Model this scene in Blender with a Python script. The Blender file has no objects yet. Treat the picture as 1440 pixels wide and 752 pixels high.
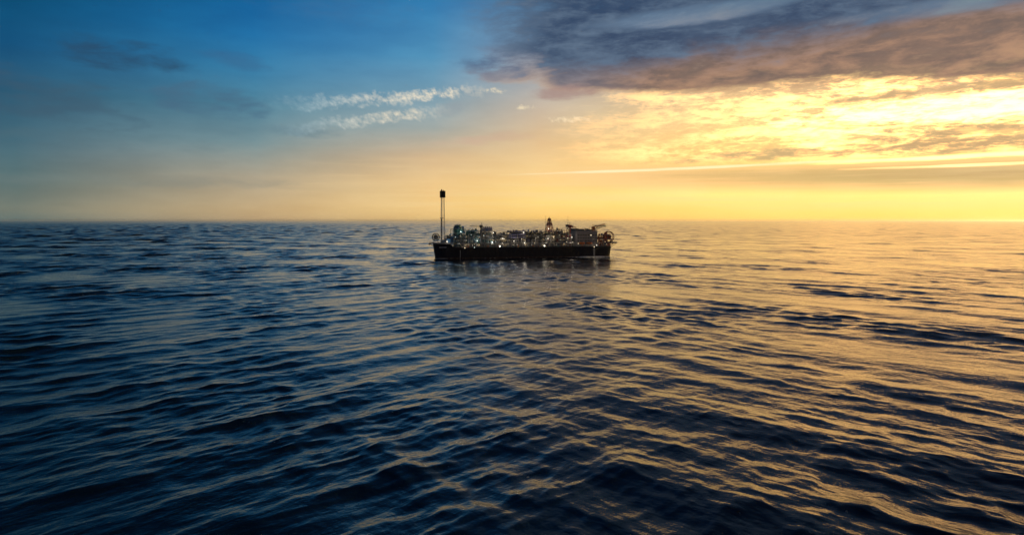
import bpy, math, random
import numpy as np
from mathutils import Vector, Matrix

R = math.radians
scene = bpy.context.scene
COL = scene.collection

# ------------------------------------------------------------------ camera
CAM_H = 50.0
cd = bpy.data.cameras.new('camera')
cam = bpy.data.objects.new('camera', cd)
COL.objects.link(cam)
cam.location = (0, 0, CAM_H)
PITCH = 4.02
cam.rotation_euler = (R(90 - PITCH), 0, 0)
cd.sensor_width = 36
cd.lens = 36 * 938 / 1440
cd.clip_start = 0.5
cd.clip_end = 200000
scene.camera = cam
scene.view_settings.view_transform = 'Standard'
scene.view_settings.look = 'None'
scene.view_settings.exposure = 0
scene.view_settings.gamma = 1
scene.render.engine = 'CYCLES'
scene.cycles.max_bounces = 4
scene.cycles.volume_bounces = 0
scene.cycles.sample_clamp_indirect = 3
scene.cycles.sample_clamp_direct = 8

SUN_AZ, SUN_EL = 55.0, 8.0          # degrees right of the view axis, above horizon


def lin(c):
    out = []
    for v in c:
        v = v / 255.0
        out.append(v / 12.92 if v <= 0.04045 else ((v + 0.055) / 1.055) ** 2.4)
    return tuple(out)


def azel(px, py):
    """photo direction (1440x752) -> azimuth, elevation in degrees"""
    x, y, z = (px - 720) / 938, 1.0, (376 - py) / 938
    p = R(PITCH)
    y2 = y * math.cos(p) + z * math.sin(p)
    z2 = z * math.cos(p) - y * math.sin(p)
    return math.degrees(math.atan2(x, y2)), math.degrees(math.atan2(z2, math.hypot(x, y2)))


# ------------------------------------------------------------------ node helper
class G:
    def __init__(self, tree):
        self.t = tree
        self.n = tree.nodes
        self.l = tree.links

    def put(self, sock, v):
        if isinstance(v, S):
            self.l.new(v.s, sock)
        elif isinstance(v, (tuple, list)) and len(v) == 3 and sock.type == 'RGBA':
            sock.default_value = (*v, 1)
        else:
            sock.default_value = v

    def math(self, op, *a, clamp=False):
        m = self.n.new('ShaderNodeMath')
        m.operation = op
        m.use_clamp = clamp
        for i, v in enumerate(a):
            self.put(m.inputs[i], v)
        return S(self, m.outputs[0])

    def val(self, node, out=0):
        return S(self, node.outputs[out])

    def step(self, v, a, b, x0=0.0, x1=1.0, smooth=True):
        m = self.n.new('ShaderNodeMapRange')
        m.interpolation_type = 'SMOOTHSTEP' if smooth else 'LINEAR'
        self.put(m.inputs['Value'], v)
        for k, q in zip(('From Min', 'From Max', 'To Min', 'To Max'), (a, b, x0, x1)):
            self.put(m.inputs[k], q)
        return S(self, m.outputs['Result'])

    def vec(self, x, y, z=0.0):
        m = self.n.new('ShaderNodeCombineXYZ')
        for i, v in enumerate((x, y, z)):
            self.put(m.inputs[i], v)
        return S(self, m.outputs[0])

    def noise(self, v, scale=1.0, detail=4, rough=0.55, dist=0.0, lac=2.0, out=0):
        m = self.n.new('ShaderNodeTexNoise')
        m.inputs['Scale'].default_value = scale
        m.inputs['Detail'].default_value = detail
        m.inputs['Roughness'].default_value = rough
        m.inputs['Distortion'].default_value = dist
        m.inputs['Lacunarity'].default_value = lac
        self.put(m.inputs['Vector'], v)
        return S(self, m.outputs[out])

    def mix(self, f, a, b, mode='MIX'):
        m = self.n.new('ShaderNodeMix')
        m.data_type = 'RGBA'
        m.blend_type = mode
        m.clamp_factor = True
        self.put(m.inputs[0], f)
        self.put(m.inputs[6], a)
        self.put(m.inputs[7], b)
        return S(self, m.outputs[2])

    def ramp(self, v, stops):
        m = self.n.new('ShaderNodeValToRGB')
        e = m.color_ramp.elements
        while len(e) < len(stops):
            e.new(0.5)
        for i, (p, c) in enumerate(stops):
            e[i].position = p
            e[i].color = (*c, 1)
        self.put(m.inputs[0], v)
        return S(self, m.outputs[0])

    def sep(self, v):
        m = self.n.new('ShaderNodeSeparateXYZ')
        self.put(m.inputs[0], v)
        return [S(self, m.outputs[i]) for i in range(3)]


class S:
    def __init__(self, g, s):
        self.g, self.s = g, s

    def __add__(self, o): return self.g.math('ADD', self, o)
    __radd__ = __add__
    def __sub__(self, o): return self.g.math('SUBTRACT', self, o)
    def __rsub__(self, o): return self.g.math('SUBTRACT', o, self)
    def __mul__(self, o): return self.g.math('MULTIPLY', self, o)
    __rmul__ = __mul__
    def __truediv__(self, o): return self.g.math('DIVIDE', self, o)
    def clamp(self): return self.g.math('ADD', self, 0.0, clamp=True)


# ------------------------------------------------------------------ sky
world = bpy.data.worlds.new('World')
scene.world = world
world.use_nodes = True
world.cycles.sampling_method = 'NONE'
wt = world.node_tree
wt.nodes.clear()
g = G(wt)
tc = wt.nodes.new('ShaderNodeTexCoord')
dx, dy, dz = g.sep(g.val(tc, 0))
DEG = 180 / math.pi
A = g.math('ARCTAN2', dx, dy) * DEG
E = g.math('ARCSINE', dz) * DEG

# clear-sky colour measured down several columns of the sky: (photo y, sRGB)
ELM = 60.0
UP = {   # above the frame, elevation: colour
    'l': [(24, (2, 54, 98)), (34, (2, 32, 64)), (60, (3, 20, 46))],
    'c': [(24, (26, 88, 145)), (34, (12, 58, 104)), (60, (4, 30, 62))],
    'r': [(24, (62, 96, 135)), (34, (30, 58, 94)), (60, (8, 32, 62))],
}
COLS = [
    (20, [(308, (112, 128, 122)), (295, (124, 131, 119)), (250, (96, 122, 124)), (200, (68, 107, 124)),
          (130, (42, 92, 120)), (60, (16, 86, 130)), (0, (4, 82, 124))], 'l'),
    (360, [(308, (200, 172, 130)), (295, (204, 176, 132)), (250, (180, 168, 145)), (200, (125, 152, 158)),
           (150, (84, 136, 158)), (100, (56, 128, 170)), (50, (32, 116, 172)), (0, (18, 104, 162))], 'l'),
    (610, [(308, (240, 200, 132)), (290, (250, 208, 136)), (255, (244, 206, 146)), (220, (220, 190, 150)),
           (180, (170, 178, 174)), (130, (124, 164, 184)), (80, (84, 150, 190)), (0, (50, 128, 182))], 'c'),
    (760, [(308, (250, 210, 125)), (285, (255, 226, 140)), (250, (250, 215, 145)), (200, (234, 200, 152)),
           (150, (205, 188, 168)), (90, (150, 166, 182)), (0, (92, 136, 172))], 'c'),
    (1020, [(308, (254, 216, 122)), (295, (255, 224, 128)), (272, (255, 238, 152)), (258, (238, 204, 132)),
            (245, (230, 194, 128)), (225, (250, 224, 142)), (190, (255, 228, 150)), (150, (252, 220, 156)),
            (90, (200, 170, 150)), (0, (110, 138, 160))], 'r'),
    (1410, [(308, (253, 224, 126)), (295, (254, 230, 134)), (272, (255, 238, 156)), (258, (226, 192, 126)),
            (242, (204, 168, 114)), (220, (246, 214, 144)), (190, (250, 222, 156)), (150, (255, 236, 180)),
            (90, (210, 170, 140)), (0, (110, 134, 150))], 'r'),
]
cols = []
for px, st, up in COLS:
    az = azel(px, 200)[0]
    stops = [(max(0.0, azel(px, y)[1] / ELM), lin(c)) for y, c in st] + [(min(e / ELM, 1.0), lin(c)) for e, c in UP[up]]
    cols.append((az, stops))
back = [(0.0, lin((70, 90, 104))), (0.10, lin((46, 76, 104))), (0.3, lin((16, 52, 92))), (1.0, lin((4, 28, 58)))]
sidel = [(0.0, lin((34, 66, 88))), (0.10, lin((20, 62, 92))), (0.3, lin((8, 66, 112))), (1.0, lin((3, 26, 56)))]
sider = [(0.0, lin((250, 214, 130))), (0.06, lin((250, 220, 150))), (0.15, lin((220, 180, 140))),
         (0.3, lin((110, 110, 130))), (0.55, lin((30, 58, 94))), (1.0, lin((8, 32, 62)))]
cols = [(-150.0, back), (-75.0, sidel)] + cols + [(65.0, sider), (125.0, back)]
En = g.math('DIVIDE', E, ELM, clamp=True)
skyc = g.ramp(En, cols[0][1])
for (a0, _), (a1, st) in zip(cols, cols[1:]):
    skyc = g.mix(g.step(A, a0, a1, smooth=False), skyc, g.ramp(En, st))

# faint thin streaking everywhere, so that the clear sky is never a perfect gradient
nz = g.noise(g.vec(A * 0.08, E * 0.30, 0.0), 1.0, 5, 0.6)
skyc = g.mix(0.28, skyc, g.mix(g.step(nz, 0.3, 0.7), lin((104, 104, 112)), lin((206, 204, 200))), 'SOFT_LIGHT')


def ell(ax, ex, rx, ry, slope=0.0):
    """soft elliptical region around azimuth ax, elevation ex"""
    u = (A - ax) / rx
    v = (E - ex - (A - ax) * slope) / ry
    return u * u + v * v


# dark wisps in the blue, left
nw = g.noise(g.vec(A * 0.26, E * 0.85, 3.0), 1.0, 7, 0.62, 0.2)
for px, py, rx, ry, sl, al, c in [(175, 78, 4.4, 1.2, -0.05, .85, (40, 74, 104)), (290, 142, 4.8, 1.2, -.03, .75, (72, 106, 132)),
                                  (60, 135, 6.0, 1.8, -.12, .55, (62, 88, 108)), (420, 185, 5.0, .5, 0.02, .45, (96, 128, 142)),
                                  (330, 85, 3.0, .7, -.1, .5, (56, 100, 140)), (470, 10, 6.0, 1.4, 0, .3, (70, 110, 150)),
                                  (690, 195, 4.5, .45, 0.05, .4, (212, 172, 150)), (120, 200, 9, 1.0, 0, .28, (84, 108, 118)),
                                  (640, 150, 1.8, .6, .2, .55, (150, 160, 166)), (200, 255, 12, .5, 0, .3, (120, 130, 128))]:
    a0, e0 = azel(px, py)
    m = g.step(ell(a0, e0, rx, ry, sl) + (0.5 - nw) * 5.5, 1.3, -0.7, 0.0, al)
    skyc = g.mix(m, skyc, lin(c))
# low warm bars over the horizon glow
nb = g.noise(g.vec(A * 0.05, E * 1.6, 7.0), 1.0, 5, 0.6)
m = g.step(nb, 0.42, 0.62) * g.step(E, 0.3, 1.5) * g.step(E, 6.5, 3.0) * g.step(A, -22, -6) * 0.32
skyc = g.mix(m, skyc, lin((250, 218, 160)))

# two rows of small bright puffs left of centre
np0 = g.noise(g.vec(A * 1.1 + E * .5, E * 1.6 - A * .2, 1.0), 1.0, 6, 0.68)
np1 = g.noise(g.vec(A * 2.7 + E * 1.4, E * 2.2, 6.0), 1.0, 4, 0.6)
np_ = np0 * .55 + np1 * .45
npb = g.noise(g.vec(A * 0.33, E * 0.35, 4.0), 1.0, 3, 0.6)
for (x0, y0, x1, y1, w, al) in [(375, 147, 690, 127, 0.62, .95), (390, 181, 635, 155, 0.58, .85)]:
    a0, e0 = azel(x0, y0)
    a1, e1 = azel(x1, y1)
    sl = (e1 - e0) / (a1 - a0)
    v = (E - (A - a0) * sl - e0 + (npb - 0.5) * 1.6) / w
    band = g.math('MAXIMUM', 1.0 - v * v, -1.0)
    al_ = g.step(A, a0 - 1.5, a0 + 6) * g.step(A, a1 + .5, a1 - 4) * al
    m = g.step(band * 0.19 + np_ * 1.25 - .12 + (npb - .5) * .3, 0.50, 0.92) * al_
    skyc = g.mix(m, skyc, g.mix(g.step(A, a0, a1 - 3), lin((150, 182, 196)), lin((255, 238, 208))))
for px, py, rx, ry in [(695, 128, 1.1, .28), (740, 152, .9, .25), (800, 168, 1.8, .3)]:
    a0, e0 = azel(px, py)
    m = g.step(ell(a0, e0, rx, ry) - (np_ - 0.5) * 9, 1.0, -.6, 0, .6)
    skyc = g.mix(m, skyc, lin((255, 236, 196)))

# bright broken field on the right, below the cloud bank
nfa = g.noise(g.vec(A * 0.70 - E * .4, E * 2.6 + A * .08, 2.0), 1.0, 6, 0.70, 0.3)
nfb = g.noise(g.vec(A * 0.20 - E * .1, E * 1.0 + A * .02, 12.0), 1.0, 5, 0.62, 0.5)
nf = nfa * .55 + nfb * .45
nf2 = g.noise(g.vec(A * 0.10, E * 0.62, 5.0), 1.0, 4, 0.55)
field = g.step(E, 4.2, 5.6) * g.step(E, 12.5, 10.0) * g.step(A + (nf2 - .5) * 16, 3.0, 18.0)
m = g.step(nf + (nf2 - .5) * .4, 0.42, 0.62) * field
skyc = g.mix(m * 0.9, skyc, g.mix(g.step(A, 14, 30), (1.7, 1.12, .46), (3.3, 2.2, .76)))
m = g.step(nf + (nf2 - .5) * .3, 0.52, 0.36) * field
skyc = g.mix(m * 0.5, skyc, lin((226, 178, 122)))
# glare of the sun veiled by cloud near the right edge
gl = ell(*azel(1370, 150), 12, 1.4, .02)
skyc = g.mix(g.step(gl + (0.5 - nf) * 5, 1.2, -.3, 0, .85), skyc, (4.2, 2.9, 1.05))
# tan broken cloud under the glare
nt = g.noise(g.vec(A * 0.34, E * 1.8, 9.0), 1.0, 7, 0.68, 0.3)
for px, py, rx, ry, sl, al in [(1400, 188, 9.5, 1.15, .05, .85), (1180, 212, 12, .45, .02, .7), (1210, 138, 4.0, .35, .03, .7),
                               (1430, 112, 4.5, .6, .05, .9), (1290, 178, 3.5, .35, .02, .6), (1200, 178, 2.6, .4, 0, .5)]:
    a0, e0 = azel(px, py)
    m = g.step(ell(a0, e0, rx, ry, sl) - (nt - 0.5) * 7.0, 1.5, -.3, 0.0, al)
    skyc = g.mix(m, skyc, lin((202, 164, 118)))
# thin straight bright streaks
ns = g.noise(g.vec(A * 0.18, E * 2.5, 12.0), 1.0, 5, 0.6)
for px, py, rx, ry, sl, c in [(1390, 218, 10.0, .20, .012, (3.0, 2.0, .70)), (1370, 232, 8.0, .12, .0, (1.8, 1.1, .58)),
                              (960, 237, 13, .13, .025, (1.0, .90, .56))]:
    a0, e0 = azel(px, py)
    m = g.step(ell(a0, e0, rx, ry, sl) + (0.5 - ns) * 2.4, 1.4, 0.0, 0.0, .85)
    skyc = g.mix(m, skyc, c)

# dark cloud bank, upper right
n1 = g.noise(g.vec(A * 0.085, E * 0.30 - A * .02, 20.0), 1.0, 8, 0.62, 0.25)
n2 = g.noise(g.vec(A * 0.24, E * 0.80 - A * .02, 30.0), 1.0, 7, 0.64, 0.3)
n3 = g.noise(g.vec(A * 0.55, E * 1.5, 41.0), 1.0, 5, 0.62)
nn = n1 * .55 + n2 * .33 + n3 * .12 - .5
edge = 10.0 + g.step(A, 2, 12, .6, 0.0) - g.step(A, 20, 38, 0, .7)
bias = g.step(E, edge - 1.4, edge + 1.3, -.42, .22) + g.step(A, -8.0, 4.0, -.42, 0.0, smooth=False) + g.step(E, 24, 34, 0, -.5) + g.step(A, 80, 120, 0, -.6)
hole = ell(*azel(760, 100), 3.0, 1.4, .1)
bias = bias - g.step(hole, 1.6, 0, 0, .08) - g.step(ell(*azel(985, 18), 10, .8, .06), 1.5, 0, 0, .19) - g.step(ell(*azel(1340, 8), 9, .7, 0), 1.5, 0, 0, .16)
dens = nn + bias
al = g.step(dens, -.07, .17) * .97
tone = n2 * .5 + n3 * .2 + n1 * .3
warm = g.mix(g.step(tone, .40, .62), lin((112, 95, 90)), lin((178, 138, 112)))
warm = g.mix(g.step(A + (n1 - .5) * 10, 13, 4), warm, g.mix(g.step(tone, .40, .62), lin((94, 96, 112)), lin((146, 134, 136))))
cool = g.mix(g.step(tone, .38, .64), lin((42, 62, 94)), lin((96, 116, 140)))
bank = g.mix(g.step(E + nn * 9.0 - g.step(A, 8, 34, 0, 1.9), 11.4, 13.8), warm, cool)
# thin places let the light through
bank = g.mix(g.step(dens, .18, .0) * .6, bank, g.mix(g.step(E, 15, 11), lin((92, 126, 160)), lin((240, 184, 128))))
skyc = g.mix(al, skyc, bank)
a0, e0 = azel(686, 97)
m = g.step(ell(a0, e0, 3.0, 1.2, .02) + nn * -9, 1.3, -.4, 0.0, .88)
skyc = g.mix(m, skyc, g.mix(g.step(E, e0 - 1.1, e0 + .6), lin((140, 140, 150)), lin((72, 98, 132))))
a0, e0 = azel(800, 130)
m = g.step(ell(a0, e0, 3.4, .6, .02) + nn * -9, 1.3, -.4, 0.0, .8)
skyc = g.mix(m, skyc, lin((170, 140, 132)))

# the low sky round the veiled sun is far brighter than the picture can hold (its red is clipped there)
glow = g.step(A, -8, 34) * g.step(A, 100, 62) * g.step(E, 17, 3)
sr, sg, sb = g.sep(skyc)
hot = g.step(sr, .72, 1.0) * glow
cmb = g.vec(sr * (1 + hot * .62), sg * (1 + hot * .19), sb)
core = g.step(ell(60, 9, 19, 9), 1.0, 0.0)
mm = wt.nodes.new('ShaderNodeMix'); mm.data_type = 'RGBA'; mm.blend_type = 'ADD'
g.put(mm.inputs[0], core)
g.put(mm.inputs[6], cmb)
mm.inputs[7].default_value = (9.0, 5.6, 1.5, 1)
skyc = S(g, mm.outputs[2])
bg = wt.nodes.new('ShaderNodeBackground')
g.put(bg.inputs['Color'], skyc)
bg.inputs['Strength'].default_value = 1.0
nis = wt.nodes.new('ShaderNodeTexSky')
nis.sky_type = 'NISHITA'
nis.sun_disc = False
nis.sun_elevation = R(SUN_EL)
nis.sun_rotation = R(SUN_AZ)
bg2 = wt.nodes.new('ShaderNodeBackground')
bg2.inputs['Strength'].default_value = 0.05
wt.links.new(nis.outputs[0], bg2.inputs['Color'])
mx = wt.nodes.new('ShaderNodeMixShader')
mx.inputs[0].default_value = 0.95      # clear Nishita air under the measured evening sky and its clouds
wt.links.new(bg2.outputs[0], mx.inputs[1])
wt.links.new(bg.outputs[0], mx.inputs[2])
wo = wt.nodes.new('ShaderNodeOutputWorld')
wt.links.new(mx.outputs[0], wo.inputs['Surface'])

# ------------------------------------------------------------------ sun
sd = bpy.data.lights.new('sun', 'SUN')
sd.energy = 2.0
sd.angle = R(3.0)
sd.color = (1.0, 0.70, 0.30)
sun = bpy.data.objects.new('sun', sd)
COL.objects.link(sun)
dirv = Vector((math.sin(R(SUN_AZ)) * math.cos(R(SUN_EL)), math.cos(R(SUN_AZ)) * math.cos(R(SUN_EL)), math.sin(R(SUN_EL))))
sun.rotation_euler = dirv.to_track_quat('Z', 'Y').to_euler()
sun.location = dirv * 500


# ------------------------------------------------------------------ sea
SHIP_C = np.array([14.5, 923.5])
SHIP_YAW = R(12.2)


def build_sea():
    rng = np.random.default_rng(11)
    rows = [0.5, 15, 30, 45, 58]
    d = 66.0
    while d < 60000:
        rows.append(d)
        st = min(0.55 * d * d / (CAM_H * 667), 0.55 + d * 0.0020)
        if d > 20000:
            st *= 1 + (d - 20000) / 3000
        d += st
    rows = np.array(rows)
    az = np.concatenate([np.arange(-180, -54, 3.0), np.arange(-54, 54.01, 0.1), np.arange(57, 180, 3.0)])
    az = np.radians(az)
    nr, nc = len(rows), len(az)
    dr = np.gradient(rows)
    X = rows[:, None] * np.sin(az)[None]
    Y = rows[:, None] * np.cos(az)[None]
    DR = np.broadcast_to(np.maximum(dr[:, None], rows[:, None] * R(0.1)), X.shape)
    H = np.zeros_like(X)
    DX = np.zeros_like(X)
    DY = np.zeros_like(X)
    # two crossing wave trains; one leads on the left, the other on the right
    side = 1 / (1 + np.exp(-(X - 12 - 0.06 * Y) / 38.0))
    trains = [
        # crest azimuth deg, spread, weight field
        (40, 11, 1.0 - 0.74 * side, 52),
        (-42, 11, 0.26 + 0.68 * side, 50),
        (88, 28, 0.66 - .1 * side, 14),
        (80, 26, 0.1 + 1.4 * np.clip((np.hypot(X, Y) - 500) / 2500, 0, 1), 22),
    ]
    # slow patches of rougher and smoother water
    patch = np.zeros_like(X)
    for _ in range(9):
        th = rng.uniform(0, 2 * math.pi)
        L = rng.uniform(55, 320)
        patch += np.sin((X * math.cos(th) + Y * math.sin(th)) * 2 * math.pi / L + rng.uniform(0, 6.28))
    patch = np.clip(1 + 0.20 * patch, .25, 2)
    lost = np.zeros_like(X)
    # the wind drops away to the right: gentler slopes there
    calm = 1 / (1 + np.exp(-(X + 0.22 * Y - 20) / (45 + 0.13 * Y)))
    far_ = np.clip((np.hypot(X, Y) - 250) / 700, 0, 1)
    gain = (0.66 + 0.16 * calm) * (1 - far_) + (1.30 - 0.90 * calm) * far_
    for ca, spread, w, n in trains:
        for i in range(n):
            u = (i + rng.uniform(0, 1)) / n
            lam = {52: 2.3 * (40 / 2.3) ** u, 50: 2.8 * (54 / 2.8) ** u, 14: 2.6 * (26 / 2.6) ** u, 22: 40 * (150 / 40) ** u}[n]
            c = R(ca + rng.normal(0, spread * (2.1 - 1.2 * u)))
            # direction of travel is perpendicular to the crest (azimuth c)
            kx, ky = math.cos(c), -math.sin(c)
            if ky > 0:
                kx, ky = -kx, -ky
            k = 2 * math.pi / lam
            slope = (0.030 if n != 22 else 0.016) * (1.0 - 0.25 * abs(u - .6)) * (0.85 + 0.3 * rng.random())
            a = slope / k
            ph = (X * kx + Y * ky) * k + rng.uniform(0, 6.28)
            fade = np.clip((lam / DR - 2.2) / 3.0, 0, 1)
            amp = a * w * fade * patch * gain
            H += amp * np.cos(ph)
            s = np.sin(ph)
            DX -= 1.15 * kx * amp * s
            DY -= 1.15 * ky * amp * s
            lost += (1 - fade) * w * (slope * gain) ** 2
    # swell raised against the far end of the hull
    cx, sx = math.cos(SHIP_YAW), math.sin(SHIP_YAW)
    lx = (X - SHIP_C[0]) * cx + (Y - SHIP_C[1]) * sx
    ly = -(X - SHIP_C[0]) * sx + (Y - SHIP_C[1]) * cx
    foam = .95 * np.exp(-((ly + 31) / 12.0) ** 2) * np.clip((lx - 52) / 30, 0, 1) * np.clip((128 - lx) / 8, 0, 1)
    foam += .75 * np.exp(-((ly + 62 + (lx - 90) * .45) / 11.0) ** 2) * np.clip((lx - 50) / 40, 0, 1) * np.clip((124 - lx) / 14, 0, 1)
    foam += .42 * np.exp(-((ly + 23.5) / 4.0) ** 2) * (np.abs(lx) < 122)
    foam += 0.6 * np.exp(-((ly + 24) / 6.0) ** 2) * np.exp(-((lx + 118) / 9) ** 2)
    H += 1.3 * np.exp(-((ly + 31) / 7.0) ** 2) * np.exp(-((lx - 92) / 24) ** 2)
    P = np.stack([X + DX, Y + DY, H], -1).reshape(-1, 3).astype(np.float32)
    idx = np.arange(nr * nc).reshape(nr, nc)
    idn = np.roll(idx, -1, axis=1)
    q = np.stack([idx[:-1], idx[1:], idn[1:], idn[:-1]], -1).reshape(-1, 4)
    me = bpy.data.meshes.new('sea_water')
    me.vertices.add(len(P))
    me.vertices.foreach_set('co', P.ravel())
    me.loops.add(q.size)
    me.loops.foreach_set('vertex_index', q.ravel().astype(np.int32))
    me.polygons.add(len(q))
    me.polygons.foreach_set('loop_start', np.arange(0, q.size, 4, dtype=np.int32))
    me.polygons.foreach_set('use_smooth', np.ones(len(q), dtype=bool))
    me.update(calc_edges=True)
    for nm, arr in (('lost', np.sqrt(lost)), ('foam', foam)):
        at = me.attributes.new(nm, 'FLOAT', 'POINT')
        at.data.foreach_set('value', arr.ravel().astype(np.float32))
    if me.polygons[len(me.polygons) // 2].normal.z < 0:
        me.flip_normals()
    o = bpy.data.objects.new('sea', me)
    COL.objects.link(o)
    o['kind'] = 'structure'
    # material
    mt = bpy.data.materials.new('sea_water')
    mt.use_nodes = True
    nt = mt.node_tree
    nt.nodes.clear()
    w = G(nt)
    geo = nt.nodes.new('ShaderNodeNewGeometry')
    px, py, pz = w.sep(S(w, geo.outputs['Position']))
    nx, ny, nzz = w.sep(S(w, geo.outputs['Normal']))

    def attr(nm):
        a = nt.nodes.new('ShaderNodeAttribute')
        a.attribute_name = nm
        return S(w, a.outputs['Fac'])
    lost_ = attr('lost')
    dist = w.math('SQRT', px * px + py * py)
    sidew = w.step(px - py * 0.06, -90, 110)

    def hfield(x, y, ca, stretch, sc, det, rough, seed):
        c = R(ca)
        # u across the crests, v along them
        u = x * math.cos(c) - y * math.sin(c)
        v = x * math.sin(c) + y * math.cos(c)
        return w.noise(w.vec(u * sc, v * (sc / stretch), seed), 1.0, det, rough, 0.25)

    def slopes(ca, stretch, sc, det, rough, seed, e):
        h0 = hfield(px, py, ca, stretch, sc, det, rough, seed)
        hx = hfield(px + e, py, ca, stretch, sc, det, rough, seed)
        hy = hfield(px, py + e, ca, stretch, sc, det, rough, seed)
        return (hx - h0) * (1 / e), (hy - h0) * (1 / e)

    ax, ay = slopes(40, 2.6, 0.75, 4, 0.55, 1.0, 0.06)
    bx, by = slopes(-42, 2.6, 0.75, 4, 0.55, 8.0, 0.06)
    # long-crested facets for the far water, where single waves are finer than the mesh
    fx, fy = slopes(75, 3.5, 0.07, 6, 0.66, 4.0, 0.5)
    kA = (1.0 - sidew * .6) * 0.15
    kB = (0.4 + sidew * .6) * 0.15
    kF = lost_ * 3.6
    sx_ = ax * kA + bx * kB + fx * kF
    sy_ = ay * kA + by * kB + fy * kF
    nv = nt.nodes.new('ShaderNodeVectorMath')
    nv.operation = 'NORMALIZE'
    w.put(nv.inputs[0], w.vec(nx - sx_, ny - sy_, nzz))
    foamn = w.noise(w.vec(px * .5, py * .22, pz), 1.0, 5, .65)
    fm = w.step(attr('foam') * 0.9 + (foamn - .5) * 1.5, 0.25, .7)
    # scattered tiny crest glints of foam
    pr = nt.nodes.new('ShaderNodeBsdfPrincipled')
    w.put(pr.inputs['Base Color'], w.mix(fm, (0.003, 0.010, 0.021), (.86, .87, .85)))
    w.put(pr.inputs['Roughness'], w.step(dist, 100, 3000, 0.05, 0.12) + fm * .4)
    pr.inputs['IOR'].default_value = 1.34
    w.put(pr.inputs['Normal'], S(w, nv.outputs[0]))
    out = nt.nodes.new('ShaderNodeOutputMaterial')
    nt.links.new(pr.outputs[0], out.inputs['Surface'])
    me.materials.append(mt)
    return o


sea = build_sea()



# ------------------------------------------------------------------ materials for the ship
def paint(name, c, rough=.6, metal=0.0, dirt=(.16, .08, .045), amount=.35, scale=.35, spec=.5):
    m = bpy.data.materials.new(name)
    m.use_nodes = True
    t = m.node_tree
    k = G(t)
    p = t.nodes['Principled BSDF']
    co = t.nodes.new('ShaderNodeTexCoord')
    x, y, z = k.sep(S(k, co.outputs['Object']))
    n = k.noise(k.vec(x * scale, y * scale, z * scale * .35), 1.0, 6, .65)
    n2 = k.noise(k.vec(x * 1.3, y * 1.3, z * 1.3), 1.0, 3, .6)
    c2 = k.mix(n2, tuple(v * .8 for v in c), tuple(min(1, v * 1.15) for v in c))
    k.put(p.inputs['Base Color'], k.mix(k.step(n, .52, .72) * amount, c2, dirt))
    k.put(p.inputs['Roughness'], k.step(n, .3, .7, rough - .1, rough + .1))
    p.inputs['Metallic'].default_value = metal
    p.inputs['Specular IOR Level'].default_value = spec
    return m


def glow_mat(name, c, s):
    m = bpy.data.materials.new(name)
    m.use_nodes = True
    p = m.node_tree.nodes['Principled BSDF']
    p.inputs['Base Color'].default_value = (.8, .8, .8, 1)
    p.inputs['Emission Color'].default_value = (*c, 1)
    p.inputs['Emission Strength'].default_value = s
    return m


M = dict(
    hull=paint('hull_paint', (.006, .008, .020), .5, dirt=(.016, .012, .014), amount=.4, spec=.12),
    boot=paint('boot_paint', (.022, .008, .010), .6, amount=.3, spec=.2),
    deck=paint('deck_paint', (.11, .13, .12), .8),
    steel=paint('module_steel', (.32, .32, .31), .55),
    dark=paint('dark_steel', (.10, .10, .105), .6),
    pale=paint('pale_grey_paint', (.50, .50, .48), .5),
    blue=paint('blue_paint', (.05, .17, .36), .5),
    teal=paint('green_paint', (.08, .23, .22), .55),
    red=paint('red_lead_paint', (.33, .055, .035), .55),
    orange=paint('orange_paint', (.62, .16, .03), .5),
    cream=paint('block_paint', (.40, .34, .33), .55),
    mauve=paint('tank_paint', (.23, .22, .36), .5),
    silver=paint('lagging', (.55, .55, .56), .35, .7),
    glass=paint('window_glass', (.02, .03, .04), .1, amount=0),
    white=paint('white_mark', (.8, .8, .8), .5, amount=.1),
    lamp=glow_mat('flood_light_glass', (1.0, .93, .74), 4),
    lamps=glow_mat('small_light_glass', (1.0, .90, .72), 1.5),
    lampg=glow_mat('deck_light_glass', (.86, 1.0, .90), 1.6),
    lampw=glow_mat('warm_light_glass', (1.0, .80, .48), 1.3),
)


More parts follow.
